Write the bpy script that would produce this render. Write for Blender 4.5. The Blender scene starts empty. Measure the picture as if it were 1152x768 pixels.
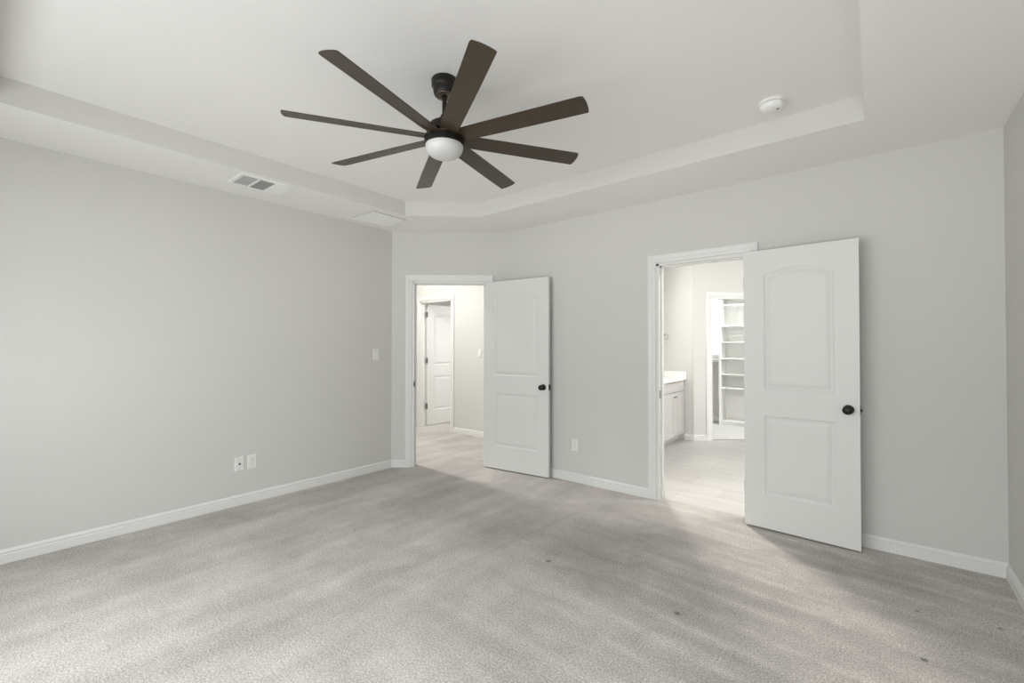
import bpy, bmesh, math
from mathutils import Vector, Matrix

S = bpy.context.scene
COL = S.collection

# ---------------------------------------------------------------- camera
F_PX, YAW, PITCH, ROLL, CAM_H = 500.16, 0.685487, 0.0122704, 0.000924, 1.32
fw = Vector((-math.sin(YAW) * math.cos(PITCH), math.cos(YAW) * math.cos(PITCH), math.sin(PITCH)))
rt = Vector((math.cos(YAW), math.sin(YAW), 0))
up = rt.cross(fw)
r2 = math.cos(ROLL) * rt + math.sin(ROLL) * up
u2 = -math.sin(ROLL) * rt + math.cos(ROLL) * up
cam_d = bpy.data.cameras.new('camera')
cam_d.sensor_width = 36.0
cam_d.lens = F_PX / 1152 * 36.0
cam_d.clip_start = 0.02
cam = bpy.data.objects.new('camera', cam_d)
cam.matrix_world = Matrix(((r2.x, u2.x, -fw.x, 0), (r2.y, u2.y, -fw.y, 0), (r2.z, u2.z, -fw.z, CAM_H), (0, 0, 0, 1)))
COL.objects.link(cam)
S.camera = cam

# ---------------------------------------------------------------- world, exposure
S.view_settings.view_transform = 'Standard'
S.view_settings.look = 'None'
S.view_settings.gamma = 1.0
S.view_settings.use_curve_mapping = False
S.view_settings.exposure = 0.255
SKY_STRENGTH = 12.0
w = bpy.data.worlds.new('sky'); S.world = w; w.use_nodes = True
# unseen outdoors as elevation bands, levels shaped to balance the light indoors
_nt = w.node_tree
_tc = _nt.nodes.new('ShaderNodeTexCoord'); _sx = _nt.nodes.new('ShaderNodeSeparateXYZ'); _nt.links.new(_tc.outputs['Generated'], _sx.inputs[0])
_mr = _nt.nodes.new('ShaderNodeMapRange'); _mr.inputs[1].default_value = -1; _mr.inputs[2].default_value = 1; _nt.links.new(_sx.outputs[2], _mr.inputs[0])
_cr = _nt.nodes.new('ShaderNodeValToRGB'); _nt.links.new(_mr.outputs[0], _cr.inputs[0])
SKY = [(0.0, (0.21, 0.213, 0.216)), (0.28, (0.21, 0.213, 0.216)), (0.34, (0.43, 0.435, 0.439)), (0.46, (0.43, 0.435, 0.439)), (0.49, (0.305, 0.313, 0.320)),
       (0.59, (0.305, 0.313, 0.320)), (0.62, (0.41, 0.422, 0.433)), (0.73, (0.41, 0.422, 0.433)), (0.77, (0.47, 0.485, 0.50)), (1.0, (0.47, 0.485, 0.50))]
_el = _cr.color_ramp.elements
_el[0].position = SKY[0][0]; _el[0].color = (*SKY[0][1], 1); _el[1].position = SKY[-1][0]; _el[1].color = (*SKY[-1][1], 1)
for _p, _c in SKY[1:-1]: _e = _el.new(_p); _e.color = (*_c, 1)
_nt.links.new(_cr.outputs[0], _nt.nodes['Background'].inputs[0])
_nt.nodes['Background'].inputs[1].default_value = SKY_STRENGTH
S.cycles.use_denoising = True
S.cycles.max_bounces = 14
S.cycles.diffuse_bounces = 10
S.cycles.sample_clamp_indirect = 6.0

# ---------------------------------------------------------------- lights (daylight through windows, ceiling lamps, added fills)
def area(name, loc, direction, sx, sy, power, col=(1, 1, 1), shape='RECTANGLE', spread=180):
    d = bpy.data.lights.new(name, 'AREA'); d.shape = shape; d.size = sx
    if shape in ('RECTANGLE', 'ELLIPSE'): d.size_y = sy
    d.energy = power; d.color = col; d.spread = math.radians(spread)
    o = bpy.data.objects.new(name, d); o.location = loc
    o.rotation_euler = Vector(direction).to_track_quat('-Z', 'Y').to_euler()
    COL.objects.link(o); return o

WIN = (-3.35, 0.48, 0.45, 2.15)     # rear window opening x0 x1 z0 z1
_p = area('window_portal', ((WIN[0] + WIN[1]) / 2, -0.745, (WIN[2] + WIN[3]) / 2), (0, 1, 0), WIN[1] - WIN[0], WIN[3] - WIN[2], 1)
_p.data.cycles.is_portal = True
area('bathroom_lamp', (-0.42, 4.50, 2.57), (0, 0, -1), 0.14, 0.14, 18, (1.0, 0.965, 0.93), 'DISK')
area('bathroom_vanity_lamp', (-2.58, 5.35, 2.05), (1, -0.15, -0.15), 0.9, 0.10, 24, (1.0, 0.955, 0.91))
area('carpet_beam_fill', (-2.50, 5.55, 2.05), (2.45, -2.65, -1.95), 0.55, 0.55, 9.5, (1.0, 0.93, 0.865), 'DISK', 60)  # unseen source added to throw a beam through the doorway onto the carpet
area('bathroom_daylight', (1.5, 5.6, 1.6), (-1, 0, -0.1), 1.2, 1.2, 32, (0.97, 0.99, 1.0))
area('hall_lamp', (-4.90, 3.24, 3.0), (0, 0, -1), 0.12, 0.12, 50, (1.0, 0.98, 0.96), 'DISK')
area('hall_lamp_far', (-5.6, 3.9, 3.0), (0, 0, -1), 0.14, 0.14, 12, (1.0, 0.97, 0.94), 'DISK')
area('far_room_daylight', (-3.6, 6.6, 1.6), (-1, -0.4, 0), 1.2, 1.3, 38, (1.0, 0.99, 0.98))
area('closet_fill', (-1.0, 7.9, 2.5), (-0.3, 0, -1), 0.5, 0.5, 60, (0.98, 0.99, 1.0))  # overhead fill added to brighten the shelves; not at the window

# ---------------------------------------------------------------- materials
def mat(name, col, rough=0.6, metal=0.0, spec=None, noise=0.0, nscale=60.0, bump=0.0, bscale=200.0):
    m = bpy.data.materials.new(name); m.use_nodes = True
    nt = m.node_tree; b = nt.nodes['Principled BSDF']
    b.inputs['Base Color'].default_value = (*col, 1); b.inputs['Roughness'].default_value = rough
    b.inputs['Metallic'].default_value = metal
    if spec is not None: b.inputs['Specular IOR Level'].default_value = spec
    tc = nt.nodes.new('ShaderNodeTexCoord')
    if noise:
        n = nt.nodes.new('ShaderNodeTexNoise'); n.inputs['Scale'].default_value = nscale
        nt.links.new(tc.outputs['Object'], n.inputs['Vector'])
        r = nt.nodes.new('ShaderNodeMapRange'); r.inputs[3].default_value = 1 - noise; r.inputs[4].default_value = 1 + noise
        nt.links.new(n.outputs[0], r.inputs[0])
        v = nt.nodes.new('ShaderNodeVectorMath'); v.operation = 'SCALE'; v.inputs[0].default_value = col
        nt.links.new(r.outputs[0], v.inputs['Scale']); nt.links.new(v.outputs[0], b.inputs['Base Color'])
    if bump:
        n = nt.nodes.new('ShaderNodeTexNoise'); n.inputs['Scale'].default_value = bscale; n.inputs['Detail'].default_value = 3
        nt.links.new(tc.outputs['Object'], n.inputs['Vector'])
        bp = nt.nodes.new('ShaderNodeBump'); bp.inputs['Strength'].default_value = bump; bp.inputs['Distance'].default_value = 0.002
        nt.links.new(n.outputs[0], bp.inputs['Height']); nt.links.new(bp.outputs[0], b.inputs['Normal'])
    return m

M_WALL = mat('wall_paint', (0.575, 0.571, 0.548), 0.75, spec=0.25, bump=0.12, bscale=90)
M_STEP = mat('tray_step_tone', (0.625, 0.62, 0.595), 0.8, spec=0.2, bump=0.12, bscale=90)
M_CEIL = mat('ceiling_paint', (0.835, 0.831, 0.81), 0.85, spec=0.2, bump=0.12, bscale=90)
M_TRIM = mat('trim_paint', (0.68, 0.68, 0.66), 0.42, spec=0.4, noise=0.01)
M_DOOR = mat('door_paint', (0.66, 0.66, 0.637), 0.45, spec=0.4, bump=0.05, bscale=120)
M_BLACK = mat('matte_black_metal', (0.016, 0.015, 0.014), 0.38, 0.6, noise=0.05)
M_BRONZE = mat('dark_bronze_metal', (0.014, 0.012, 0.010), 0.42, 0.25, spec=0.35, noise=0.08)
M_BRONZE2 = mat('bronze_ring_metal', (0.22, 0.18, 0.13), 0.35, 0.9, noise=0.05)
M_NICKEL = mat('brushed_nickel', (0.36, 0.34, 0.30), 0.4, 0.8, noise=0.08)
M_PLASTIC = mat('white_plastic', (0.73, 0.73, 0.70), 0.4, noise=0.01)
M_HINGE = mat('dull_pewter', (0.13, 0.12, 0.10), 0.5, 0.5, noise=0.08)
M_DARK = mat('dark_shade_tone', (0.10, 0.10, 0.095), 0.8, noise=0.1)
M_MID = mat('grey_shade_tone', (0.30, 0.30, 0.285), 0.8, noise=0.1)
M_PLASTIC_BRIGHT = mat('bright_white_plastic', (0.84, 0.84, 0.82), 0.4, noise=0.01)
M_GLASS = mat('frosted_white_glass', (0.57, 0.57, 0.558), 0.35, noise=0.01)
M_CAB = mat('cabinet_paint', (0.52, 0.50, 0.48), 0.45, noise=0.015)
M_COUNTER = mat('white_quartz', (0.86, 0.86, 0.84), 0.2, noise=0.02, nscale=30)
M_SHELF = mat('white_melamine', (0.84, 0.84, 0.82), 0.4, noise=0.01)

def blade_material():
    m = bpy.data.materials.new('walnut_blade'); m.use_nodes = True; nt = m.node_tree
    b = nt.nodes['Principled BSDF']; b.inputs['Roughness'].default_value = 0.36
    tc = nt.nodes.new('ShaderNodeTexCoord'); mp = nt.nodes.new('ShaderNodeMapping'); mp.inputs['Scale'].default_value = (4, 60, 60)
    n = nt.nodes.new('ShaderNodeTexNoise'); n.inputs['Scale'].default_value = 2.0; n.inputs['Detail'].default_value = 5
    cr = nt.nodes.new('ShaderNodeValToRGB')
    cr.color_ramp.elements[0].position = 0.3; cr.color_ramp.elements[0].color = (0.037, 0.026, 0.015, 1)
    cr.color_ramp.elements[1].position = 0.7; cr.color_ramp.elements[1].color = (0.047, 0.034, 0.020, 1)
    nt.links.new(tc.outputs['Object'], mp.inputs[0]); nt.links.new(mp.outputs[0], n.inputs['Vector'])
    nt.links.new(n.outputs[0], cr.inputs[0]); nt.links.new(cr.outputs[0], b.inputs['Base Color'])
    return m
M_BLADE = blade_material()

def carpet_material():
    m = bpy.data.materials.new('greige_cut_pile_carpet'); m.use_nodes = True; nt = m.node_tree; L = nt.links.new
    b = nt.nodes['Principled BSDF']; b.inputs['Roughness'].default_value = 0.95; b.inputs['Specular IOR Level'].default_value = 0.1
    b.inputs['Sheen Weight'].default_value = 0.15
    tc = nt.nodes.new('ShaderNodeTexCoord'); V = tc.outputs['Object']
    def math_(op, a, c, clamp=False):
        n = nt.nodes.new('ShaderNodeMath'); n.operation = op; n.use_clamp = clamp
        for i, x in enumerate((a, c)):
            if isinstance(x, (int, float)): n.inputs[i].default_value = x
            elif x is not None: L(x, n.inputs[i])
        return n.outputs[0]
    def noise(scale, detail=2, rough=0.5, vec=V):
        n = nt.nodes.new('ShaderNodeTexNoise'); n.inputs['Scale'].default_value = scale
        n.inputs['Detail'].default_value = detail; n.inputs['Roughness'].default_value = rough
        L(vec, n.inputs['Vector']); return n.outputs[0]
    def rng(x, a, c, lo=0.0, hi=1.0):
        r = nt.nodes.new('ShaderNodeMapRange'); L(x, r.inputs[0]); r.inputs[1].default_value = lo; r.inputs[2].default_value = hi
        r.inputs[3].default_value = a; r.inputs[4].default_value = c; return r.outputs[0]
    fine = noise(230, 3, 0.75)
    tuft = noise(105, 2, 0.65)
    mid = noise(9, 4, 0.6)
    big = noise(1.7, 3, 0.5)
    # vacuum strokes: streaks of pile brushed to or fro, running along the room on the left and slantwise on the right
    def streak(rot, sx, sy, scale, detail=3):
        mp = nt.nodes.new('ShaderNodeMapping'); mp.vector_type = 'POINT'
        mp.inputs['Rotation'].default_value = (0, 0, math.radians(rot)); mp.inputs['Scale'].default_value = (sx, sy, 1); L(V, mp.inputs[0])
        return noise(scale, detail, 0.55, mp.outputs[0])
    sx_ = nt.nodes.new('ShaderNodeSeparateXYZ'); L(V, sx_.inputs[0]); X_, Y_ = sx_.outputs[0], sx_.outputs[1]
    wob_ = rng(big, -0.4, 0.4)
    st_a = streak(0, 2.4, 0.45, 2.2); st_b = streak(8, 0.4, 2.6, 2.2)
    side = rng(math_('ADD', X_, math_('MULTIPLY', rng(big, -0.5, 0.5), 1.0)), 0.0, 1.0, -2.3, -1.3)
    st = math_('ADD', math_('MULTIPLY', st_a, math_('SUBTRACT', 1.0, side)), math_('MULTIPLY', st_b, side))
    f = rng(fine, 0.30, 1.70, 0.27, 0.73)
    f = math_('MULTIPLY', f, rng(tuft, 0.70, 1.30, 0.3, 0.7))
    f = math_('MULTIPLY', f, rng(mid, 0.93, 1.07, 0.3, 0.7))
    f = math_('MULTIPLY', f, rng(big, 0.90, 1.10, 0.35, 0.65))
    f = math_('MULTIPLY', f, rng(st, 0.90, 1.10, 0.36, 0.64))
    # long strokes, brushed pile with the window light's falloff painted in as darkening: (ax, ay, bx, by, half width, factor)
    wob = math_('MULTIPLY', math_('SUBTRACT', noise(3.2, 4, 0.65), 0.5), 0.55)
    for (ax, ay, bx, by, hw, fac) in SHADE_STROKES:
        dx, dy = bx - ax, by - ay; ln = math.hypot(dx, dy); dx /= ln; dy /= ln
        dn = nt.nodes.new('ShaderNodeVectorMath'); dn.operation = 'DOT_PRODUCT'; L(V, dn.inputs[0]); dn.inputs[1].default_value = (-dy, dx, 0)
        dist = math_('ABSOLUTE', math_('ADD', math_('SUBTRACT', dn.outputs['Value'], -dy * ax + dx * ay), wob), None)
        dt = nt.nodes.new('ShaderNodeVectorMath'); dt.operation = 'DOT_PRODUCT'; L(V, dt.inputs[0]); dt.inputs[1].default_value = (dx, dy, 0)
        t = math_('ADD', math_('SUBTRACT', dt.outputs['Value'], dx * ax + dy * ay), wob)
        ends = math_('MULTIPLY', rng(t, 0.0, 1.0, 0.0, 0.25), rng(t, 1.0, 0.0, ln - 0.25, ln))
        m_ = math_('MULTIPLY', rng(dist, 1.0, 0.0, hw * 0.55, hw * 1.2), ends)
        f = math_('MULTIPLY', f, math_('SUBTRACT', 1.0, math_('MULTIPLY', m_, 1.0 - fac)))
    # fine parallel ridges left by the vacuum on the right-hand side
    mpw = nt.nodes.new('ShaderNodeMapping'); mpw.inputs['Rotation'].default_value = (0, 0, math.radians(7)); L(V, mpw.inputs[0])
    wv = nt.nodes.new('ShaderNodeTexWave'); wv.bands_direction = 'Y'; wv.inputs['Scale'].default_value = 1.75
    wv.inputs['Distortion'].default_value = 1.3; wv.inputs['Detail'].default_value = 2; L(mpw.outputs[0], wv.inputs['Vector'])
    ridge = math_('MULTIPLY', math_('POWER', wv.outputs[0], 5.0), math_('MULTIPLY', rng(math_('ADD', X_, wob_), 0.0, 1.0, -1.5, -0.7), rng(mid, 0.45, 1.0, 0.38, 0.6)))
    f = math_('MULTIPLY', f, rng(ridge, 0.98, 1.15))
    # a few pressed-in tufts and a faint seam
    for (x, y, r) in SPOTS:
        d = nt.nodes.new('ShaderNodeVectorMath'); d.operation = 'DISTANCE'; L(V, d.inputs[0]); d.inputs[1].default_value = (x, y, 0)
        s = rng(math_('ADD', d.outputs['Value'], rng(fine, -0.012, 0.012)), 0.42, 1.0, r * 0.4, r)
        f = math_('MULTIPLY', f, s)
    for (ax, ay, bx, by) in SEAMS:
        dx, dy = bx - ax, by - ay; ln = math.hypot(dx, dy); dx /= ln; dy /= ln
        dn = nt.nodes.new('ShaderNodeVectorMath'); dn.operation = 'DOT_PRODUCT'; L(V, dn.inputs[0]); dn.inputs[1].default_value = (-dy, dx, 0)
        dist = math_('ABSOLUTE', math_('SUBTRACT', dn.outputs['Value'], -dy * ax + dx * ay), None)
        dt = nt.nodes.new('ShaderNodeVectorMath'); dt.operation = 'DOT_PRODUCT'; L(V, dt.inputs[0]); dt.inputs[1].default_value = (dx, dy, 0)
        t = math_('SUBTRACT', dt.outputs['Value'], dx * ax + dy * ay)
        inside = math_('MULTIPLY', math_('GREATER_THAN', t, 0.0), math_('LESS_THAN', t, ln))
        line = math_('MULTIPLY', rng(dist, 0.10, 0.0, 0.002, 0.014), inside)
        f = math_('MULTIPLY', f, math_('SUBTRACT', 1.0, line))
    sc = nt.nodes.new('ShaderNodeVectorMath'); sc.operation = 'SCALE'; sc.inputs[0].default_value = (0.425, 0.401, 0.374)
    L(f, sc.inputs['Scale']); L(sc.outputs[0], b.inputs['Base Color'])
    bp = nt.nodes.new('ShaderNodeBump'); bp.inputs['Strength'].default_value = 0.85; bp.inputs['Distance'].default_value = 0.012
    h = math_('ADD', math_('MULTIPLY', fine, 0.6), math_('MULTIPLY', tuft, 0.5))
    h = math_('ADD', h, math_('MULTIPLY', ridge, 0.7))

    return m
SPOTS = []; SEAMS = []; SHADE_STROKES = []

def tile_material():
    m = bpy.data.materials.new('bathroom_tile'); m.use_nodes = True; nt = m.node_tree; L = nt.links.new
    b = nt.nodes['Principled BSDF']; b.inputs['Roughness'].default_value = 0.4
    tc = nt.nodes.new('ShaderNodeTexCoord')
    br = nt.nodes.new('ShaderNodeTexBrick'); br.inputs['Scale'].default_value = 1.0
    br.inputs['Brick Width'].default_value = 0.61; br.inputs['Row Height'].default_value = 0.305
    br.inputs['Mortar Size'].default_value = 0.003; br.inputs['Mortar Smooth'].default_value = 0.3; br.offset = 0.5
    br.inputs['Color1'].default_value = (0.445, 0.436, 0.42, 1); br.inputs['Color2'].default_value = (0.40, 0.392, 0.378, 1)
    br.inputs['Mortar'].default_value = (0.33, 0.322, 0.31, 1)
    mp = nt.nodes.new('ShaderNodeMapping'); mp.inputs['Location'].default_value = (0.17, 0.11, 0)
    L(tc.outputs['Object'], mp.inputs[0]); L(mp.outputs[0], br.inputs['Vector'])
    n = nt.nodes.new('ShaderNodeTexNoise'); n.inputs['Scale'].default_value = 5; n.inputs['Detail'].default_value = 4
    mp3 = nt.nodes.new('ShaderNodeMapping'); mp3.inputs['Scale'].default_value = (0.5, 2.5, 1); L(tc.outputs['Object'], mp3.inputs[0]); L(mp3.outputs[0], n.inputs['Vector'])
    r = nt.nodes.new('ShaderNodeMapRange'); L(n.outputs[0], r.inputs[0]); r.inputs[1].default_value = 0.3; r.inputs[2].default_value = 0.7
    r.inputs[3].default_value = 0.93; r.inputs[4].default_value = 1.06
    s = nt.nodes.new('ShaderNodeVectorMath'); s.operation = 'SCALE'; L(br.outputs[0], s.inputs[0]); L(r.outputs[0], s.inputs['Scale'])
    L(s.outputs[0], b.inputs['Base Color'])
    bp = nt.nodes.new('ShaderNodeBump'); bp.invert = True; bp.inputs['Strength'].default_value = 0.4; bp.inputs['Distance'].default_value = 0.002
    L(br.outputs['Fac'], bp.inputs['Height']); L(bp.outputs[0], b.inputs['Normal'])
    return m

# ---------------------------------------------------------------- helpers
class MB:
    """collects shapes and links them as ONE mesh object"""
    def __init__(s): s.bm = bmesh.new()
    def poly(s, pts):
        return s.bm.faces.new([s.bm.verts.new(p) for p in pts])
    def prism(s, plan, z0, z1):
        a = [s.bm.verts.new((x, y, z0)) for x, y in plan]; b = [s.bm.verts.new((x, y, z1)) for x, y in plan]
        n = len(plan)
        s.bm.faces.new(a[::-1]); s.bm.faces.new(b)
        for i in range(n): s.bm.faces.new((a[i], a[(i + 1) % n], b[(i + 1) % n], b[i]))
        return s
    def box(s, x0, x1, y0, y1, z0, z1): return s.prism([(x0, y0), (x1, y0), (x1, y1), (x0, y1)], z0, z1)
    def cage(s, A, B, close=True):
        """solid between two matching loops of points"""
        a = [s.bm.verts.new(p) for p in A]; b = [s.bm.verts.new(p) for p in B]; n = len(A)
        s.bm.faces.new(a[::-1]); s.bm.faces.new(b)
        for i in range(n): s.bm.faces.new((a[i], a[(i + 1) % n], b[(i + 1) % n], b[i]))
        return s
    def lathe(s, prof, centre=(0, 0, 0), axis='Z', seg=40):
        rings = []
        for r, h in prof:
            if r < 1e-6: rings.append([s.bm.verts.new(s._ax(0, 0, h, axis, centre))])
            else: rings.append([s.bm.verts.new(s._ax(r * math.cos(2 * math.pi * i / seg), r * math.sin(2 * math.pi * i / seg), h, axis, centre)) for i in range(seg)])
        for a, b in zip(rings, rings[1:]):
            if len(a) == 1 and len(b) == 1: continue
            for i in range(seg):
                j = (i + 1) % seg
                if len(a) == 1: s.bm.faces.new((a[0], b[j], b[i]))
                elif len(b) == 1: s.bm.faces.new((a[i], a[j], b[0]))
                else: s.bm.faces.new((a[i], a[j], b[j], b[i]))
        if len(rings[0]) > 1: s.bm.faces.new(rings[0][::-1])
        if len(rings[-1]) > 1: s.bm.faces.new(rings[-1])
        return s
    @staticmethod
    def _ax(a, b, h, axis, c):
        v = {'Z': (a, b, h), 'X': (h, a, b), 'Y': (a, h, b)}[axis]
        return (v[0] + c[0], v[1] + c[1], v[2] + c[2])
    def xf(s, M): bmesh.ops.transform(s.bm, matrix=M, verts=s.bm.verts); return s
    def build(s, name, m, parent=None, smooth=False, bevel=0.0, bseg=2, recalc=True):
        if recalc: bmesh.ops.recalc_face_normals(s.bm, faces=s.bm.faces)
        me = bpy.data.meshes.new(name); s.bm.to_mesh(me); s.bm.free()
        o = bpy.data.objects.new(name, me); COL.objects.link(o); me.materials.append(m)
        if bevel:
            md = o.modifiers.new('bevel', 'BEVEL'); md.width = bevel; md.segments = bseg; md.limit_method = 'ANGLE'; md.angle_limit = math.radians(40)
        if smooth:
            for p in me.polygons: p.use_smooth = True
            md = o.modifiers.new('edges', 'EDGE_SPLIT'); md.split_angle = math.radians(38)
        if parent: o.parent = parent
        return o

def thing(name, label, cat, loc=(0, 0, 0), rz=0.0, group=None, structure=False):
    o = bpy.data.objects.new(name, None); o.empty_display_size = 0.1; COL.objects.link(o)
    o.location = loc; o.rotation_euler = (0, 0, rz)
    return tag(o, label, cat, group, structure)
def tag(o, label, cat, group=None, structure=False):
    o['label'] = label; o['category'] = cat
    if group: o['group'] = group
    if structure: o['kind'] = 'structure'
    return o
def struct(o, label, cat): return tag(o, label, cat, None, True)
def relabel(o, label): o['label'] = label; return o

# ---------------------------------------------------------------- floor plan (metres; camera stands over the origin)
XL, YB, XR, YR, ZC, ZT = -4.122, 3.781, 0.5817, -0.62, 2.593, 2.735
A = Vector((-4.122, 2.949)); B = Vector((-3.190, 3.781))
DD = (B - A).normalized(); DN = Vector((-DD.y, DD.x))          # along the diagonal wall, and out into the hall
T = 0.115
def dg(s, n=0.0): p = A + DD * s + DN * n; return (p.x, p.y)

def wall(name, P, Q, n, h, openings, label, z0=0.0, t=T, ext0=0.0, ext1=0.0):
    """P->Q inner face line, n = outward unit normal, openings [(s0, s1, zlo, zhi)]"""
    P, Q, n = Vector(P), Vector(Q), Vector(n); d = (Q - P).normalized(); Ln = (Q - P).length
    mb = MB()
    def seg(s0, s1, a, b, e0=0, e1=0):
        p, q = P + d * s0, P + d * s1; p2, q2 = P + d * (s0 - e0) + n * t, P + d * (s1 + e1) + n * t
        mb.prism([tuple(p), tuple(q), tuple(q2), tuple(p2)], a, b)
    cur = 0.0; e0 = ext0
    for (s0, s1, zl, zh) in sorted(openings):
        seg(cur, s0, z0, h, e0, 0); e0 = 0
        seg(s0, s1, zh, h)
        if zl > z0: seg(s0, s1, z0, zl)
        cur = s1
    seg(cur, Ln, z0, h, e0, ext1)
    return struct(mb.build(name, M_WALL), label, 'wall')

D1 = (0.2416, 1.0270)                    # hall doorway along the diagonal wall
D2 = (-1.458, -0.772)                    # bathroom doorway in x
DH = 2.033
# bedroom shell
wall('wall_left', (XL, YR), (XL, A.y), (-1, 0), 3.08, [], 'long pale grey painted wall on the left of the bedroom', ext0=T)
wall('wall_diagonal', A, B, DN, 3.08, [(D1[0], D1[1], 0, DH)], 'short slanted grey wall holding the doorway to the hall', ext0=0.0, ext1=0.0)
wall('wall_back', (B.x, YB), (XR, YB), (0, 1), 3.08, [(D2[0] - B.x, D2[1] - B.x, 0, DH)], 'long grey wall holding the bathroom doorway', ext1=T)
wall('wall_right', (XR, YR), (XR, YB), (1, 0), 2.80, [], 'narrow slice of grey wall at the right edge', ext0=T)
wall('wall_rear', (XL, YR), (XR, YR), (0, -1), 2.80, [(WIN[0] - XL, WIN[1] - XL, WIN[2], WIN[3])], 'window wall of the bedroom behind the viewer')

# tray ceiling
TRAY = [(-3.53, 0.03), (-0.04, 0.03), (-0.04, 3.16), (-2.985, 3.16), (-3.53, 2.675)]
def tray_ceiling():
    mb = MB(); bm = mb.bm
    outer = [(XL - T, YR - T), (XR + T, YR - T), (XR + T, YB + T), (-3.235, YB + T), (XL - T, 3.000)]
    lo = [bm.verts.new((x, y, ZC)) for x, y in outer]; li = [bm.verts.new((x, y, ZC)) for x, y in TRAY]
    es = [bm.edges.new((l[i], l[(i + 1) % len(l)])) for l in (lo, li) for i in range(len(l))]
    bmesh.ops.triangle_fill(bm, use_beauty=True, use_dissolve=False, edges=es, normal=(0, 0, -1))
    ti = [bm.verts.new((x, y, ZT)) for x, y in TRAY]
    n = len(li)
    for i in range(n): bm.faces.new((li[i], li[(i + 1) % n], ti[(i + 1) % n], ti[i]))
    bm.faces.new(ti)
    top = [bm.verts.new((x, y, 2.86)) for x, y in outer]
    for i in range(len(lo)): bm.faces.new((lo[i], lo[(i + 1) % len(lo)], top[(i + 1) % len(lo)], top[i]))
    bm.faces.new(top)
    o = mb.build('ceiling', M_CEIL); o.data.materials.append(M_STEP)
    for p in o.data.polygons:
        if abs(p.normal.z) < 0.5 and p.center.z < ZT: p.material_index = 1      # the step faces take a slightly greyer tone than the ceiling
    return struct(o, 'grey-white tray ceiling with a recessed middle over the bedroom', 'ceiling')
tray_ceiling()

# floors
M_CARPET = None
SPOTS[:] = [(-1.571, 2.278, 0.022), (-0.77, 2.238, 0.022), (0.15, 2.571, 0.018), (0.153, 3.023, 0.014), (0.446, 3.082, 0.014)]
SHADE_STROKES[:] = [(-3.95, 0.3, -3.85, 2.9, 0.22, 0.90), (-3.5, 2.55, -1.0, 2.70, 0.50, 0.80), (-1.9, 2.65, -0.6, 2.15, 0.30, 0.88), (-3.2, 1.75, -2.0, 2.1, 0.22, 0.92)]
SEAMS[:] = [(-1.988, 1.602, -1.852, 3.097), (-2.325, 2.542, -1.563, 2.375)]
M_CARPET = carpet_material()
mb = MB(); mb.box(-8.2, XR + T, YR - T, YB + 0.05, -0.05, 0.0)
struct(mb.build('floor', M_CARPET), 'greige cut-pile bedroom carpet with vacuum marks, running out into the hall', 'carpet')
mb = MB(); mb.box(-8.2, -2.785, YB + 0.05, 8.2, -0.05, 0.0)
struct(mb.build('floor', M_CARPET), 'brightly lit pale carpet seen through the far doorway of the hall', 'carpet')
M_TILE = tile_material()
KX, KY = -1.995, 6.492
AD = Vector((0.742, 0.670)).normalized(); AN = Vector((-AD.y, AD.x))
def ang(s, n=0.0): p = Vector((KX, KY)) + AD * s + AN * n; return (p.x, p.y)
mb = MB(); mb.prism([(-2.785, YB + 0.05), (1.7, YB + 0.05), (1.7, 7.6), ang(1.40, 0.05), ang(0.0, 0.05), (-2.785, 6.53)], -0.05, 0.001)
struct(mb.build('floor', M_TILE), 'pale grey rectangular tile floor of the bathroom', 'tile floor')
mb = MB(); mb.prism([(-2.785, 6.53), ang(0.0, 0.05), ang(1.40, 0.05), (1.7, 7.6), (1.7, 8.6), (-2.785, 8.6)], -0.05, 0.002)
struct(mb.build('floor', mat('closet_carpet', (0.42, 0.415, 0.40), 0.95, noise=0.1, nscale=150, bump=0.6)), 'light carpet on the closet floor beyond the bathroom', 'carpet')

# adjoining rooms' shells
wall('wall_hall_far', (-7.2, 4.76), (-2.785, 4.76), (0, 1), 3.08, [(-5.862 + 7.2, -5.110 + 7.2, 0, 2.065)], 'pale grey hall wall with a white-cased doorway and switch')
wall('wall_hall_left', (-7.2, 2.6), (-7.2, 4.76), (-1, 0), 3.08, [], 'end wall of the hall')
wall('wall_hall_near', (-7.2, 2.6), (-4.237, 2.6), (0, -1), 3.08, [], 'near side wall of the hall')
wall('wall_hall_right', (-2.785, 3.88), (-2.785, 6.50), (1, 0), 3.08, [], 'white bathroom wall behind the vanity')
wall('wall_bathroom_end', (-2.67, 6.50), (KX, 6.50), (0, 1), 2.60, [], 'white end wall beside the vanity with a towel ring')
wall('wall_bathroom_angled', (KX, KY), ang(1.40), AN, 2.60, [(0.266, 0.985, 0, 2.035)], 'white slanted bathroom wall holding the closet doorway')
wall('wall_bathroom_back', ang(1.40), (1.7, ang(1.40)[1]), (0, 1), 2.60, [], 'far wall of the bathroom')
wall('wall_bathroom_right', (1.7, YB + T), (1.7, 8.5), (1, 0), 2.60, [], 'right-hand wall of the bathroom')
wall('wall_closet_left', (-2.67, 6.62), (-2.67, 8.45), (-1, 0), 2.60, [], 'left wall of the closet')
WC = (-2.62, -2.075, 1.15, 2.22)
wall('wall_closet_back', (-2.785, 8.45), (1.7, 8.45), (0, 1), 2.60, [(WC[0] + 2.785, WC[1] + 2.785, WC[2], WC[3])], 'white back wall of the closet behind the shelves')
wall('wall_far_room_left', (-8.0, 4.875), (-8.0, 7.6), (-1, 0), 2.60, [], 'wall of the bright room beyond the hall')
wall('wall_far_room_back', (-8.0, 7.6), (-2.785, 7.6), (0, 1), 2.60, [], 'back wall of the bright room beyond the hall')
wall('wall_far_room_right', (-2.95, 6.50), (-2.95, 7.6), (1, 0), 2.60, [], 'right wall of the bright room beyond the hall')
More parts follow.
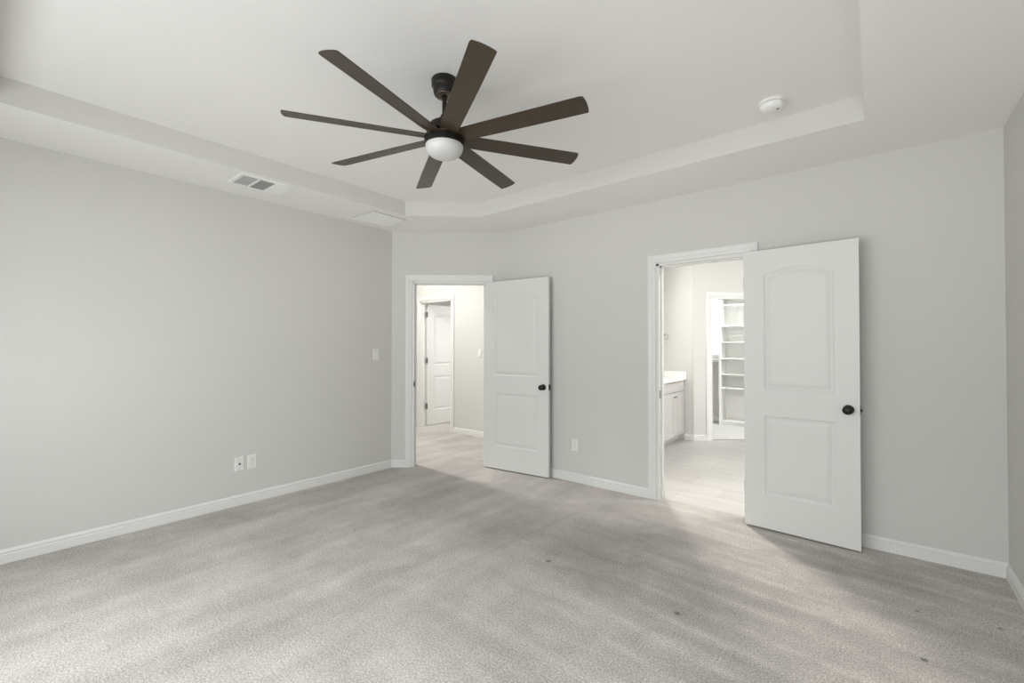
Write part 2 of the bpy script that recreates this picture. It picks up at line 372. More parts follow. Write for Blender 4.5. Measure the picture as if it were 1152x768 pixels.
mb = MB(); mb.prism([(-7.4, 2.4), (-4.10, 2.4), (-4.10, 2.97), (-3.20, 3.79), (-2.6, 3.79), (-2.6, 4.86), (-7.4, 4.86)], 3.05, 3.15)
struct(mb.build('ceiling', M_CEIL), 'flat ceiling over the hall', 'ceiling')
mb = MB(); mb.box(-8.2, -2.785, 4.80, 7.8, 2.60, 2.70)
struct(mb.build('ceiling', M_CEIL), 'flat ceiling over the bright room beyond the hall', 'ceiling')
mb = MB(); mb.box(-2.785, 1.82, YB + T, 8.6, 2.60, 2.70)
struct(mb.build('ceiling', M_CEIL), 'flat ceiling over the bathroom and closet', 'ceiling')

# ---------------------------------------------------------------- baseboards
PROF = [(0, 0), (0.015, 0), (0.015, 0.053), (0.0095, 0.057), (0.0095, 0.060), (0.012, 0.064), (0.012, 0.071), (0.007, 0.080), (0.004, 0.085), (0, 0.085)]
def sweep(mb, P, Q, n, e0=0.0, e1=0.0, prof=PROF):
    """profile offsets along -n (into the room); e = extra length per unit offset for mitres"""
    P, Q, n = Vector(P), Vector(Q), Vector(n); d = (Q - P).normalized()
    a = [(*(P - n * o - d * (e0 * o)), z) for o, z in prof]; b = [(*(Q - n * o + d * (e1 * o)), z) for o, z in prof]
    return mb.cage(a, b)
M45 = -0.414
def baseboard(name, segs, label):
    mb = MB()
    for s in segs: sweep(mb, *s)
    return struct(mb.build(name, M_TRIM), label, 'baseboard')
baseboard('baseboard_left', [((XL, YR), (XL, A.y), (-1, 0), -1, M45)], 'white baseboard along the left wall below the outlets')
baseboard('baseboard_diagonal', [(A, dg(D1[0] - 0.078), DN, M45, 0)], 'tiny piece of white baseboard between the corner and hall door casing')
baseboard('baseboard_back', [(dg(D1[1] + 0.078), B, DN, 0, M45), (B, (D2[0] - 0.085, YB), (0, 1), M45, 0)], 'white baseboard between the hall door and the bathroom door')
baseboard('baseboard_right', [((D2[1] + 0.085, YB), (XR, YB), (0, 1), 0, -1), ((XR, YB), (XR, YR), (1, 0), -1, -1)], 'white baseboard running behind the bathroom door to the right corner')
baseboard('baseboard_hall', [((-5.11 + 0.064, 4.76), (-2.9, 4.76), (0, 1))], 'white baseboard in the hall under the switch')
baseboard('baseboard_bathroom', [((-2.12, 6.50), (KX, 6.50), (0, 1), 0, 0.2), ((KX, KY), ang(0.185), AN, 0.2, 0)], 'white baseboard wrapping the bathroom corner beside the vanity')
baseboard('baseboard_closet', [((-2.67, 8.45), (-2.08, 8.45), (0, 1))], 'white baseboard at the back of the closet')

# ---------------------------------------------------------------- door casings and jambs
def casing(name, P, d, n, w0, w1, h, label, wid=0.071, rev=0.006, both=True, t=T):
    """P origin on the room face, d along the wall, n outward. opening w0..w1 along d"""
    P, d, n = Vector(P), Vector(d), Vector(n)
    def pt(s, o): q = P + d * s + n * o; return (q.x, q.y)
    cp = [(0, 0.016), (0.010, 0.018), (0.040, 0.015), (0.046, 0.011), (wid - 0.006, 0.009), (wid, 0.005)]   # across width from outer edge: thickness
    mb = MB()
    for side in ((-1, 0.0), (1, t)) if both else ((-1, 0.0),):
        sg, base = side
        i0, i1, it = w0 - rev, w1 + rev, h + rev
        for k in range(len(cp) - 1):
            (a, ta), (b, tb) = cp[k], cp[k + 1]
            # left leg, right leg, head - mitred strips
            def q(s, z, th): x, y = pt(s, base + sg * th); return (x, y, z)
            ao, bo = wid - a, wid - b
            for (s1_, z1_, s2_, z2_, s3_, z3_, s4_, z4_) in (
                (i0 - ao, 0, i0 - bo, 0, i0 - bo, it + bo, i0 - ao, it + ao),
                (i1 + bo, 0, i1 + ao, 0, i1 + ao, it + ao, i1 + bo, it + bo),
                (i0 - ao, it + ao, i0 - bo, it + bo, i1 + bo, it + bo, i1 + ao, it + ao)):
                if abs(s1_ - (i1 + bo)) < 1e-9 and z1_ == 0: ths = (tb, ta, ta, tb)
                else: ths = (ta, tb, tb, ta)
                pts = ((s1_, z1_), (s2_, z2_), (s3_, z3_), (s4_, z4_))
                mb.cage([q(s, z, 0.0) for s, z in pts], [q(s, z, th) for (s, z), th in zip(pts, ths)])
    o = struct(mb.build(name, M_TRIM), label, 'door frame')
    jb = MB(); j = 0.018
    jb.prism([pt(w0 - 0.004, -0.001), pt(w0 + j, -0.001), pt(w0 + j, t + 0.001), pt(w0 - 0.004, t + 0.001)], 0, h)
    jb.prism([pt(w1 - j, -0.001), pt(w1 + 0.004, -0.001), pt(w1 + 0.004, t + 0.001), pt(w1 - j, t + 0.001)], 0, h)
    jb.prism([pt(w0 - 0.004, -0.001), pt(w1 + 0.004, -0.001), pt(w1 + 0.004, t + 0.001), pt(w0 - 0.004, t + 0.001)], h - j, h + 0.004)
    jb.build('jamb', M_TRIM, o)
    return o, pt

def stop(o, pt, w0, w1, h, n0, n1):
    sb = MB(); j = 0.018; k = 0.011
    sb.prism([pt(w0 + j, n0), pt(w0 + j + k, n0), pt(w0 + j + k, n1), pt(w0 + j, n1)], 0, h - j)
    sb.prism([pt(w1 - j - k, n0), pt(w1 - j, n0), pt(w1 - j, n1), pt(w1 - j - k, n1)], 0, h - j)
    sb.prism([pt(w0 + j, n0), pt(w1 - j, n0), pt(w1 - j, n1), pt(w0 + j, n1)], h - j - k, h - j)
    return sb.build('door_stop_strip', M_TRIM, o)

t1, pt1 = casing('trim_1', A, DD, DN, D1[0] - 0.012, D1[1] + 0.012, DH + 0.008, 'white casing around the hall doorway in the slanted wall')
stop(t1, pt1, D1[0] - 0.012, D1[1] + 0.012, DH + 0.008, 0.040, 0.075)
sp = MB(); sp.prism([pt1(0.2476, 0.004), pt1(0.2496, 0.004), pt1(0.2496, 0.034), pt1(0.2476, 0.034)], 0.875, 0.945)
sp.prism([pt1(0.2410, -0.004), pt1(0.2496, -0.004), pt1(0.2496, 0.004), pt1(0.2410, 0.004)], 0.885, 0.935)
relabel(sp.build('strike_plate', M_BLACK, t1), 'small black strike plate')

t2, pt2 = casing('trim_2', (0, YB), (1, 0), (0, 1), D2[0] - 0.010, D2[1] + 0.010, DH + 0.008, 'white casing around the bathroom doorway')
stop(t2, pt2, D2[0] - 0.010, D2[1] + 0.010, DH + 0.008, 0.040, 0.075)
sp = MB(); sp.prism([pt2(D2[0] + 0.008, 0.004), pt2(D2[0] + 0.0105, 0.004), pt2(D2[0] + 0.0105, 0.034), pt2(D2[0] + 0.008, 0.034)], 0.875, 0.945)
relabel(sp.build('strike_plate', M_NICKEL, t2), 'small metal strike plate')

t3, pt3 = casing('trim_3', (0, 4.76), (1, 0), (0, 1), -5.862, -5.110, 2.062, 'white casing around the doorway across the hall', wid=0.060)
stop(t3, pt3, -5.862, -5.110, 2.062, 0.030, 0.070)
t4, pt4 = casing('trim_4', (KX, KY), AD, AN, 0.255, 0.985, 2.028, 'white casing around the closet doorway beyond the bathroom', wid=0.066)
th = MB(); th.prism([ang(0.27, 0.02), ang(0.97, 0.02), ang(0.97, 0.05), ang(0.27, 0.05)], 0.0, 0.007)
relabel(th.build('threshold_strip', M_NICKEL, t4), 'grey metal transition strip')

# ---------------------------------------------------------------- moulded two-panel door leaves
def panel_loop(x0, x1, z0, z1, rise, inset, n=14):
    x0 += inset; x1 -= inset; z0 += inset; z1 -= inset
    pts = [(x0, z0), (x1, z0)]
    if rise <= 0: return pts + [(x1, z1), (x0, z1)]
    W = (x1 - x0) / 2; cx = (x0 + x1) / 2
    R = (W * W + rise * rise) / (2 * rise)
    for i in range(n + 1):
        x = x1 - (x1 - x0) * i / n
        pts.append((x, z1 - R + rise + math.sqrt(max(R * R - (x - cx) ** 2, 0))))
    return pts
def leaf_mesh(W, Hh, th, zb=0.012):
    """leaf in local x (0..W from hinge), y (0..th: y=0 is the seen face), z"""
    mb = MB(); bm = mb.bm
    m = 0.133
    panels = [(m, W - m + 0.002, 0.255, 0.825, 0.0), (m, W - m + 0.002, 1.014, 1.845, 0.040)]
    for side in (0, 1):
        yf = 0.0 if side == 0 else th; sg = 1 if side == 0 else -1
        vo = [bm.verts.new((x, yf, z)) for x, z in ((0, zb), (W, zb), (W, zb + Hh), (0, zb + Hh))]
        es = [bm.edges.new((vo[i], vo[(i + 1) % 4])) for i in range(4)]
        for (x0, x1, z0, z1, rs) in panels:
            prof = [(0.0, 0.0), (0.006, 0.0045), (0.014, 0.0075), (0.022, 0.0075), (0.030, 0.0045), (0.044, 0.0015), (0.048, 0.0010)]
            loops = []
            for ins, dep in prof:
                loops.append([bm.verts.new((x, yf + sg * dep, z)) for x, z in panel_loop(x0, x1, z0, z1, rs, ins)])
            n = len(loops[0])
            es += [bm.edges.new((loops[0][i], loops[0][(i + 1) % n])) for i in range(n)]
            for a, b in zip(loops, loops[1:]):
                for i in range(n): bm.faces.new((a[i], a[(i + 1) % n], b[(i + 1) % n], b[i]))
            bm.faces.new(loops[-1])
        bmesh.ops.triangle_fill(bm, use_beauty=True, use_dissolve=False, edges=es, normal=(0, -1, 0))
        if side == 0: v0 = vo
        else:
            for i in range(4): bm.faces.new((v0[i], v0[(i + 1) % 4], vo[(i + 1) % 4], vo[i]))
    bmesh.ops.recalc_face_normals(bm, faces=bm.faces)
    return mb
def knob_mesh(x, z, sgn, y0):
    pr = [(0.0, 0.0), (0.031, 0.0), (0.031, 0.004), (0.026, 0.008), (0.012, 0.011), (0.010, 0.028), (0.016, 0.034), (0.025, 0.041), (0.028, 0.050), (0.026, 0.058), (0.018, 0.063), (0.0, 0.065)]
    mb = MB(); mb.lathe([(r, sgn * h) for r, h in pr], (x, y0, z), 'Y', 32); return mb
def door(name, hinge, rz, W, label, hinge_m, hinge_zs, knob=0.913, thin=0.035, hinge_side=1):
    t = thing(name, label, 'door', (hinge[0], hinge[1], 0), rz, None, True)
    leaf_mesh(W, 2.015, thin).build('leaf', M_DOOR, t, recalc=True)
    if knob:
        relabel(knob_mesh(W - 0.060, knob, -1, 0.0).build('door_knob', M_BLACK, t, smooth=True), 'black round knob')
        relabel(knob_mesh(W - 0.060, knob, 1, thin).build('door_knob', M_BLACK, t, smooth=True), 'black round knob on the rear face')
        lp = MB(); lp.box(W - 0.0005, W + 0.002, 0.004, thin - 0.004, knob - 0.030, knob + 0.030)
        lp.box(W + 0.001, W + 0.012, 0.010, thin - 0.012, knob - 0.009, knob + 0.009)
        relabel(lp.build('latch', M_BLACK, t), 'black latch plate and bolt on the door edge')
    for z in hinge_zs:
        hb = MB(); yy = thin if hinge_side > 0 else 0.0
        hb.lathe([(0.0055, -0.045), (0.0055, 0.045)], (-0.006, yy + 0.003 * hinge_side, z), 'Z', 12)
        hb.box(-0.002, -0.0002, 0.003, thin - 0.003, z - 0.044, z + 0.044)
        relabel(hb.build('hinge', hinge_m, t), 'metal butt hinge')
    return t
# the hall door, swung back towards the grey wall
a1 = math.atan2(3.687 - 3.596, -2.542 + 3.329)
door('door_1', (-3.329, 3.596), a1, 0.792, 'white two-panel door with black knob, open from the hall doorway', M_BLACK, (0.28, 1.02, 1.80))
a2 = math.atan2(3.632 - 3.670, -0.080 + 0.762)
door('door_2', (-0.762, 3.670), a2, 0.683, 'white two-panel door with black knob, open beside the bathroom doorway', M_BLACK, (0.28, 1.02, 1.80))
# the door across the hall, opening into the bright room
d3 = door('door_3', (-5.806, 4.868), math.radians(86.5), 0.74, 'white two-panel door hinged inside the far doorway of the hall', M_NICKEL, (), knob=0.913)
for z in (1.86, 1.09, 0.33):
    hb = MB(); hb.lathe([(0.007, -0.045), (0.007, 0.045)], (-0.008, -0.002, z), 'Z', 12)
    hb.box(-0.0035, -0.0005, -0.001, 0.033, z - 0.045, z + 0.045)
    hb.box(-0.030, -0.001, 0.0, 0.003, z - 0.045, z + 0.045)
    relabel(hb.build('hinge', M_HINGE, d3), 'grey metal butt hinge')

# ---------------------------------------------------------------- ceiling fan
FX, FY = -1.762, 1.587
fan = thing('ceiling_fan', 'large eight-bladed dark bronze ceiling fan with a white glass light', 'ceiling fan', (FX, FY, ZT))
Z = lambda z: z - ZT
MB().lathe([(0.0, 0.0), (0.067, 0.0), (0.069, -0.003), (0.069, -0.012), (0.066, -0.015), (0.068, -0.018), (0.068, -0.034), (0.063, -0.039), (0.061, -0.046), (0.0585, -0.066), (0.055, -0.078), (0.050, -0.084), (0.0, -0.084)], seg=48).build('canopy', M_BRONZE, fan, smooth=True)
cr = MB().lathe([(0.049, -0.0835), (0.048, -0.086), (0.030, -0.0885), (0.018, -0.0885), (0.018, -0.0835)], seg=32).build('canopy_ring', M_BRONZE2, fan, smooth=True)
MB().lathe([(0.0125, -0.075), (0.0125, -0.215)], seg=20).build('downrod', M_BRONZE, fan, smooth=True)
MB().lathe([(0.0, -0.185), (0.018, -0.187), (0.022, -0.195), (0.022, -0.212), (0.030, -0.216), (0.052, -0.222), (0.074, -0.236), (0.088, -0.256), (0.093, -0.275), (0.093, -0.286), (0.0, -0.286)], seg=56).build('motor_housing', M_BRONZE, fan, smooth=True)
MB().lathe([(0.0, -0.286), (0.072, -0.286), (0.074, -0.310), (0.0, -0.310)], seg=48).build('flywheel', M_BRONZE, fan, smooth=True)
MB().lathe([(0.0, -0.309), (0.104, -0.309), (0.1055, -0.312), (0.1055, -0.349), (0.103, -0.352), (0.0, -0.352)], seg=64).build('light_kit_ring', M_BRONZE, fan, smooth=True)
MB().lathe([(0.1056, -0.3085), (0.1068, -0.3095), (0.1068, -0.3110), (0.1056, -0.3120)], seg=64).build('trim_ring', M_BRONZE2, fan, smooth=True)
bowl = [(0.0995 * math.cos(t) ** 0.75, -0.352 - 0.064 * math.sin(t) ** 0.92) for t in [i * math.pi / 2 / 14 for i in range(14)]] + [(0, -0.416)]
relabel(MB().lathe([(0.0, -0.350), (0.0995, -0.350)] + bowl[1:], seg=64).build('light_bowl', M_GLASS, fan, smooth=True), 'white frosted glass light bowl')
def blade_mesh():
    mb = MB(); top, bot = [], []
    R = 0.772; th = 0.0045
    stations = [(0.055, 0.026, 0.026), (0.085, 0.040, 0.040), (0.125, 0.0475, 0.0475), (0.30, 0.050, 0.050), (0.55, 0.0525, 0.0525), (R - 0.020, 0.054, 0.054)]
    edge = [(x, -w0) for x, w0, w1 in stations]
    edge += [(R - 0.006, -0.0515), (R - 0.001, -0.045), (R + 0.004, -0.022), (R + 0.005, 0.0), (R + 0.004, 0.022), (R + 0.000, 0.045), (R - 0.004, 0.0525)]
    edge += [(x, w1) for x, w0, w1 in stations[::-1][1:]]
    mb.cage([(x, y, -th / 2) for x, y in edge], [(x, y, th / 2) for x, y in edge])
    return mb
proto_blade = blade_mesh().build('blade', M_BLADE, fan)
ir = MB(); ir.prism([(0.050, -0.020), (0.150, -0.030), (0.168, -0.018), (0.168, 0.018), (0.150, 0.030), (0.050, 0.020)], 0.0025, 0.0065)
proto_iron = ir.build('blade_iron', M_BRONZE, proto_blade)
for k in range(8):
    b = proto_blade if k == 0 else proto_blade.copy()
    if k:
        COL.objects.link(b); i = proto_iron.copy(); COL.objects.link(i); i.parent = b
    a = math.radians(13.6 + 45 * k)
    b.parent = fan
    b.location = (0, 0, 2.424 - ZT)
    b.rotation_euler = (Matrix.Rotation(a, 4, 'Z') @ Matrix.Rotation(math.radians(-12.6), 4, 'X')).to_euler()

# ---------------------------------------------------------------- things on the ceiling
def register():
    x0, x1, y0, y1 = -3.868, -3.575, 1.250, 1.650; z = ZC
    t = thing('air_vent', 'white rectangular ceiling air vent with two dark louvred sections and one pale', 'vent', ((x0 + x1) / 2, (y0 + y1) / 2, z))
    cx, cy = (x0 + x1) / 2, (y0 + y1) / 2
    X = (x1 - x0) / 2; Y = (y1 - y0) / 2; bw = 0.030
    f = MB()
    def ring(hx, hy, zz): return [(-hx, -hy, zz), (hx, -hy, zz), (hx, hy, zz), (-hx, hy, zz)]
    def bar(a0, a1, b0, b1, z0=-0.009, z1=0.0): f.box(a0, a1, b0, b1, z0, z1)
    bar(-X, X, -Y, -Y + bw); bar(-X, X, Y - bw, Y); bar(-X, -X + bw, -Y + bw, Y - bw); bar(X - bw, X, -Y + bw, Y - bw)
    L = (2 * Y - 2 * bw - 2 * 0.016) / 3; s = [-Y + bw, -Y + bw + L + 0.016, -Y + bw + 2 * (L + 0.016)]
    bar(-X + bw, X - bw, s[0] + L, s[1]); bar(-X + bw, X - bw, s[1] + L, s[2])
    f.build('frame', M_PLASTIC_BRIGHT, t, bevel=0.003)
    MB().box(-X + bw * 0.5, X - bw * 0.5, -Y + bw * 0.5, s[1] + L + 0.008, -0.0015, -0.0003).build('shade_plate', M_DARK, t)  # flat plates coloured as the shaded opening, lighter behind the far section
    MB().box(-X + bw * 0.5, X - bw * 0.5, s[1] + L + 0.008, Y - bw * 0.5, -0.0015, -0.0003).build('shade_plate', M_MID, t)
    xi = X - bw
    # near section: crossed blades, an open little grid
    l = MB(); n = 9
    for i in range(n + 1):
        y = s[0] + L * i / n; l.box(-xi, xi, y - 0.0007, y + 0.0007, -0.0034, -0.0016)
    for i in range(15):
        x = -xi + 2 * xi * i / 14; l.box(x - 0.0011, x + 0.0011, s[0], s[0] + L, -0.0030, -0.0016)
    l.build('louvre', M_PLASTIC_BRIGHT, t)
    # middle section: blades leaning so the dark plate shows between them
    l = MB(); n = 13
    for i in range(n):
        x = -xi + 2 * xi * (i + 0.5) / n
        l.cage([(x - 0.004, s[1], -0.007), (x - 0.003, s[1], -0.007), (x + 0.003, s[1], -0.002), (x + 0.002, s[1], -0.002)],
               [(x - 0.004, s[1] + L, -0.007), (x - 0.003, s[1] + L, -0.007), (x + 0.003, s[1] + L, -0.002), (x + 0.002, s[1] + L, -0.002)])
    l.build('louvre', M_MID, t)  # blades toned grey, shade painted into their colour
    # far section: blades leaning the other way, nearly closed from here
    l = MB(); n = 11
    for i in range(n):
        y = s[2] + L * (i + 0.5) / n
        l.cage([(-xi, y + 0.005, -0.0075), (-xi, y + 0.006, -0.0070), (-xi, y - 0.0035, -0.0018), (-xi, y - 0.0045, -0.0022)],
               [(xi, y + 0.005, -0.0075), (xi, y + 0.006, -0.0070), (xi, y - 0.0035, -0.0018), (xi, y - 0.0045, -0.0022)])
    l.build('louvre', M_PLASTIC_BRIGHT, t)
register()
def grille():
    x0, x1, y0, y1 = -3.995, -3.630, 2.390, 2.775
    t = thing('ceiling_grille', 'square white air grille on the ceiling nearest the room corner', 'vent', ((x0 + x1) / 2, (y0 + y1) / 2, ZC))
    X = (x1 - x0) / 2; Y = (y1 - y0) / 2; bw = 0.028
    MB().box(-X + 0.006, X - 0.006, -Y + 0.006, Y - 0.006, -0.0045, 0).build('backing', M_DARK, t)
    f = MB(); f.box(-X, X, -Y, -Y + bw, -0.012, -0.0045); f.box(-X, X, Y - bw, Y, -0.012, -0.0045)
    f.box(-X, -X + bw, -Y + bw, Y - bw, -0.012, -0.0045); f.box(X - bw, X, -Y + bw, Y - bw, -0.012, -0.0045)
    f.build('frame', M_PLASTIC_BRIGHT, t, bevel=0.002)
    l = MB(); n = 24
    for i in range(n):
        y = -Y + bw + (2 * Y - 2 * bw) * (i + 0.5) / n
        l.cage([(-X + bw, y - 0.006, -0.0055), (-X + bw, y - 0.0055, -0.0045), (-X + bw, y + 0.0075, -0.0095), (-X + bw, y + 0.0070, -0.0105)],
               [(X - bw, y - 0.006, -0.0055), (X - bw, y - 0.0055, -0.0045), (X - bw, y + 0.0075, -0.0095), (X - bw, y + 0.0070, -0.0105)])
    l.build('louvre', M_PLASTIC_BRIGHT, t)
grille()
sd = thing('smoke_detector', 'round white smoke detector on the recessed ceiling near its right end', 'smoke detector', (-0.452, 2.925, ZT))
MB().lathe([(0, 0), (0.068, 0), (0.070, -0.004), (0.070, -0.011), (0.066, -0.014), (0, -0.014)], seg=48).build('base', M_PLASTIC_BRIGHT, sd, smooth=True)
MB().lathe([(0, -0.014), (0.058, -0.014), (0.058, -0.0175), (0, -0.0175)], seg=40).build('vent_gap', M_DARK, sd)
MB().lathe([(0, -0.0175), (0.062, -0.0175), (0.062, -0.024), (0.059, -0.036), (0.050, -0.045), (0.034, -0.050), (0, -0.051)], seg=48).build('cover', M_PLASTIC_BRIGHT, sd, smooth=True)
MB().lathe([(0, -0.049), (0.008, -0.049), (0.008, -0.0525), (0, -0.053)], (0.028, -0.006, 0), seg=20).build('test_button', M_MID, sd, smooth=True)

# ---------------------------------------------------------------- wall plates
def plate_frame(name, label, cat, loc, rz, group=None):
    """local: x along wall, y = 0 at the wall with the room towards -y"""
    return thing(name, label, cat, loc, rz, group)
def plate_body(t, W=0.072, Hh=0.118, th=0.0075):
    mb = MB(); e = 0.004
    a = [(-W / 2, 0, -Hh / 2), (W / 2, 0, -Hh / 2), (W / 2, 0, Hh / 2), (-W / 2, 0, Hh / 2)]
    b = [(-W / 2 + e, -th, -Hh / 2 + e), (W / 2 - e, -th, -Hh / 2 + e), (W / 2 - e, -th, Hh / 2 - e), (-W / 2 + e, -th, Hh / 2 - e)]
    mb.cage(a, b); return mb.build('cover_plate', M_PLASTIC, t)
def outlet(name, label, loc, rz, dark=0.0):
    t = plate_frame(name, label, 'outlet', loc, rz); plate_body(t)
    for dz in (0.020, -0.020):
        r = MB(); n = 20
        pts = [(max(-0.0145, min(0.0145, 0.017 * math.cos(2 * math.pi * i / n))), 0.0165 * math.sin(2 * math.pi * i / n)) for i in range(n)]
        r.cage([(x, -0.0074, z + dz) for x, z in pts], [(x * 0.96, -0.0095, z * 0.96 + dz) for x, z in pts])
        rr = r.build('receptacle', M_PLASTIC, t)
        sl = MB(); sl.box(-0.0075, -0.0055, -0.0100, -0.0094, dz - 0.001, dz + 0.009); sl.box(0.0055, 0.0075, -0.0100, -0.0094, dz - 0.001, dz + 0.007)
        sl.lathe([(0, -0.0100), (0.0028, -0.0100), (0.0028, -0.0094), (0, -0.0094)], (0, 0, dz - 0.008), 'Y', 12)
        relabel(sl.build('slots', M_DARK, rr), 'dark socket slots')
    MB().lathe([(0, -0.0088), (0.003, -0.0088), (0.003, -0.0074), (0, -0.0074)], (0, 0, 0), 'Y', 12).build('screw', M_MID, t)
    return t
jk = plate_frame('cable_jack', 'white wall plate with one dark cable jack, left of the two low plates', 'wall plate', (XL, 1.443, 0.342), math.pi / 2)
plate_body(jk)
relabel(MB().lathe([(0, -0.020), (0.0030, -0.020), (0.0055, -0.019), (0.0055, -0.010), (0.0085, -0.0095), (0.0085, -0.0074), (0, -0.0074)], (0, 0, 0), 'Y', 16).build('jack', M_DARK, jk), 'dark screw-on coaxial jack')
for z in (0.042, -0.042): MB().lathe([(0, -0.0088), (0.003, -0.0088), (0.003, -0.0074), (0, -0.0074)], (0, 0, z), 'Y', 12).build('screw', M_MID, jk)
outlet('wall_outlet', 'white duplex outlet low on the left wall, right of the cable jack', (XL, 1.541, 0.343), math.pi / 2)
outlet('wall_outlet', 'white duplex outlet low on the grey wall between the two open doors', (-2.290, YB, 0.358), 0.0)
def switch(label, loc, rz):
    t = plate_frame('light_switch', label, 'light switch', loc, rz); plate_body(t)
    r = MB(); r.cage([(-0.017, -0.0074, -0.033), (0.017, -0.0074, -0.033), (0.017, -0.0074, 0.033), (-0.017, -0.0074, 0.033)],
                     [(-0.0155, -0.0125, -0.0315), (0.0155, -0.0125, -0.0315), (0.0155, -0.0085, 0.0315), (-0.0155, -0.0085, 0.0315)])
    r.build('rocker', M_PLASTIC, t)
    g = MB(); g.box(-0.0185, 0.0185, -0.0078, -0.0073, -0.0345, 0.0345); g.build('rocker_gap', M_MID, t)
    return t
switch('white rocker light switch on the left wall near the corner', (XL, 2.752, 1.240), math.pi / 2)
switch('white light switch on the hall wall seen beside the open door', (-4.50, 4.76, 1.225), 0.0)
# door bumper on the baseboard behind the hall door
ds = thing('door_stop', 'small black door stop on the baseboard behind the hall door', 'door stop', (-2.585, YB - 0.014, 0.045), 0)
MB().lathe([(0, 0.0), (0.013, 0.0), (0.013, -0.004), (0.005, -0.007), (0.0045, -0.040), (0.0, -0.040)], (0, 0, 0), 'Y', 20).build('shaft', M_BLACK, ds, smooth=True)
MB().lathe([(0, -0.038), (0.009, -0.038), (0.0105, -0.044), (0.0095, -0.052), (0, -0.053)], (0, 0, 0), 'Y', 20).build('rubber_tip', M_BLACK, ds, smooth=True)

# ---------------------------------------------------------------- bathroom fittings
VX, VB = -2.120, -2.668
def shaker(y0, y1, z0, z1, x, rail=0.050):
    mb = MB()
    mb.box(x, x + 0.012, y0, y1, z0, z1)
    mb.box(x + 0.012, x + 0.019, y0, y0 + rail, z0, z1); mb.box(x + 0.012, x + 0.019, y1 - rail, y1, z0, z1)
    mb.box(x + 0.012, x + 0.019, y0 + rail, y1 - rail, z0, z0 + rail); mb.box(x + 0.012, x + 0.019, y0 + rail, y1 - rail, z1 - rail, z1)
    return mb
def cabinet(y0, y1, label):
    t = thing('vanity_cabinet', label, 'cabinet', (VB, y0, 0))
    W = y1 - y0; D = VX - VB - 0.020
    b = MB(); b.box(0.0, D, 0.001, W - 0.001, 0.090, 0.852); b.box(0.0, D - 0.065, 0.001, W - 0.001, 0.001, 0.090); b.build('carcass', M_CAB, t)
    f = MB(); f.box(D + 0.0005, D + 0.019, 0.018, W - 0.018, 0.712, 0.838); f.build('drawer_front', M_CAB, t, bevel=0.002)
    mid = W / 2
    for (a, c, k) in ((0.018, mid - 0.002, mid - 0.030), (mid + 0.002, W - 0.018, mid + 0.030)):
        d = shaker(a, c, 0.105, 0.690, D + 0.0005).build('door', M_CAB, t)
        kn = MB().lathe([(0, 0.0), (0.006, 0.0), (0.006, 0.010), (0.0125, 0.017), (0.0125, 0.023), (0, 0.026)], (D + 0.0195, k, 0.640), 'X', 20).build('knob', M_NICKEL, d, smooth=True)
        relabel(kn, 'nickel knob')
    return t
cabinet(5.68, 6.485, 'pale grey vanity cabinet against the bathroom end wall with two knobbed doors')
cabinet(4.86, 5.676, 'pale grey vanity cabinet nearest the bathroom doorway, mostly hidden by its jamb')
ct = thing('vanity_countertop', 'white countertop with backsplash on the bathroom vanity cabinets', 'countertop', (VB, 4.84, 0.853))
MB().box(0.001, 0.578, 0.0, 1.655, 0.0, 0.030).build('top', M_COUNTER, ct, bevel=0.003)
MB().box(0.001, 0.020, 0.0, 1.655, 0.030, 0.130).build('backsplash', M_COUNTER, ct)
MB().box(0.020, 0.570, 1.636, 1.655, 0.030, 0.120).build('side_splash', M_COUNTER, ct)
tr = thing('towel_ring', 'small pale metal towel ring high on the bathroom end wall above the vanity', 'towel ring', (-2.42, 6.50, 1.50))
MB().box(-0.022, 0.022, -0.008, 0.0, -0.020, 0.020).build('mounting_plate', M_NICKEL, tr, bevel=0.002)
MB().box(-0.008, 0.008, -0.045, -0.008, -0.008, 0.008).build('post', M_NICKEL, tr)
r = MB(); r.box(-0.080, 0.080, -0.050, -0.042, -0.004, 0.004); r.box(-0.080, 0.080, -0.050, -0.042, -0.064, -0.056)
r.box(-0.080, -0.072, -0.050, -0.042, -0.056, -0.004); r.box(0.072, 0.080, -0.050, -0.042, -0.056, -0.004); r.build('ring', M_NICKEL, tr)

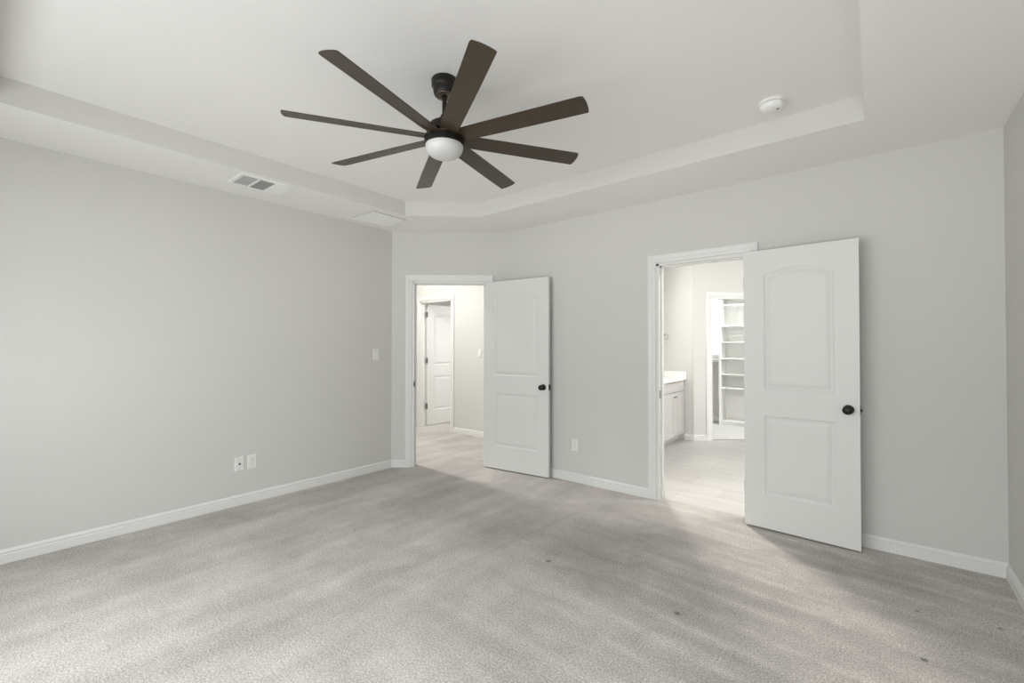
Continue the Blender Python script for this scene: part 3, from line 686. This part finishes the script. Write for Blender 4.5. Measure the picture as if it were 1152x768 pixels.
# ---------------------------------------------------------------- closet
cs = thing('closet_shelving', 'tall white open shelving tower in the closet beyond the bathroom', 'shelves', (-2.085, 8.15, 0.002))
MB().box(0.0, 0.040, 0.0, 0.299, 0.0, 2.19).build('upright', M_SHELF, cs)
MB().box(1.16, 1.20, 0.0, 0.299, 0.0, 2.19).build('upright', M_SHELF, cs)
MB().box(0.040, 1.16, 0.285, 0.298, 0.0, 2.19).build('back_panel', M_SHELF, cs)
MB().box(0.040, 1.16, 0.015, 0.284, 0.0, 0.045).build('plinth', M_SHELF, cs)
for z in (0.045, 0.612, 0.842, 1.112, 1.392, 1.664, 2.022, 2.165):
    MB().box(0.0405, 1.1595, 0.001, 0.2845, z, z + 0.022).build('shelf', M_SHELF, cs)
cr_ = thing('closet_hanging_shelf', 'white shelf with hanging rod under the closet window, left of the shelving tower', 'shelf', (-2.668, 8.45, 1.10))
MB().box(0.0, 0.580, -0.300, -0.001, 0.0, 0.020).build('shelf_board', M_SHELF, cr_)
MB().box(0.0, 0.580, -0.019, -0.001, -0.085, -0.001).build('cleat', M_SHELF, cr_)
MB().lathe([(0.014, 0.001), (0.014, 0.579)], (0, -0.26, -0.05), 'X', 16).build('rod', M_MID, cr_, smooth=True)

# windows (structure)
def frosted():
    m = bpy.data.materials.new('daylit_frosted_pane'); m.use_nodes = True; b = m.node_tree.nodes['Principled BSDF']
    b.inputs['Base Color'].default_value = (0.8, 0.83, 0.86, 1); b.inputs['Roughness'].default_value = 0.5
    b.inputs['Emission Color'].default_value = (0.86, 0.93, 1.0, 1); b.inputs['Emission Strength'].default_value = 0.72
    return m
def window(name, x0, x1, z0, z1, y, out, label, pane=None):
    t = thing(name, label, 'window', ((x0 + x1) / 2, y, z0), 0, None, True)
    X = (x1 - x0) / 2; Hh = z1 - z0; f = MB(); ya, yb = sorted((out * 0.03, out * 0.08))
    f.box(-X, X, ya, yb, 0, 0.035); f.box(-X, X, ya, yb, Hh - 0.035, Hh); f.box(-X, -X + 0.035, ya, yb, 0.035, Hh - 0.035); f.box(X - 0.035, X, ya, yb, 0.035, Hh - 0.035)
    f.build('frame', M_TRIM, t)
    if pane:
        ya, yb = sorted((out * 0.055, out * 0.061)); MB().box(-X + 0.034, X - 0.034, ya, yb, 0.034, Hh - 0.034).build('pane', pane, t)
    return t
window('window_1', WC[0], WC[1], WC[2], WC[3], 8.45, 1, 'bright frosted closet window left of the white shelves', frosted())
window('window_2', WIN[0], WIN[1], WIN[2], WIN[3], YR, -1, 'wide bedroom window behind the viewer')
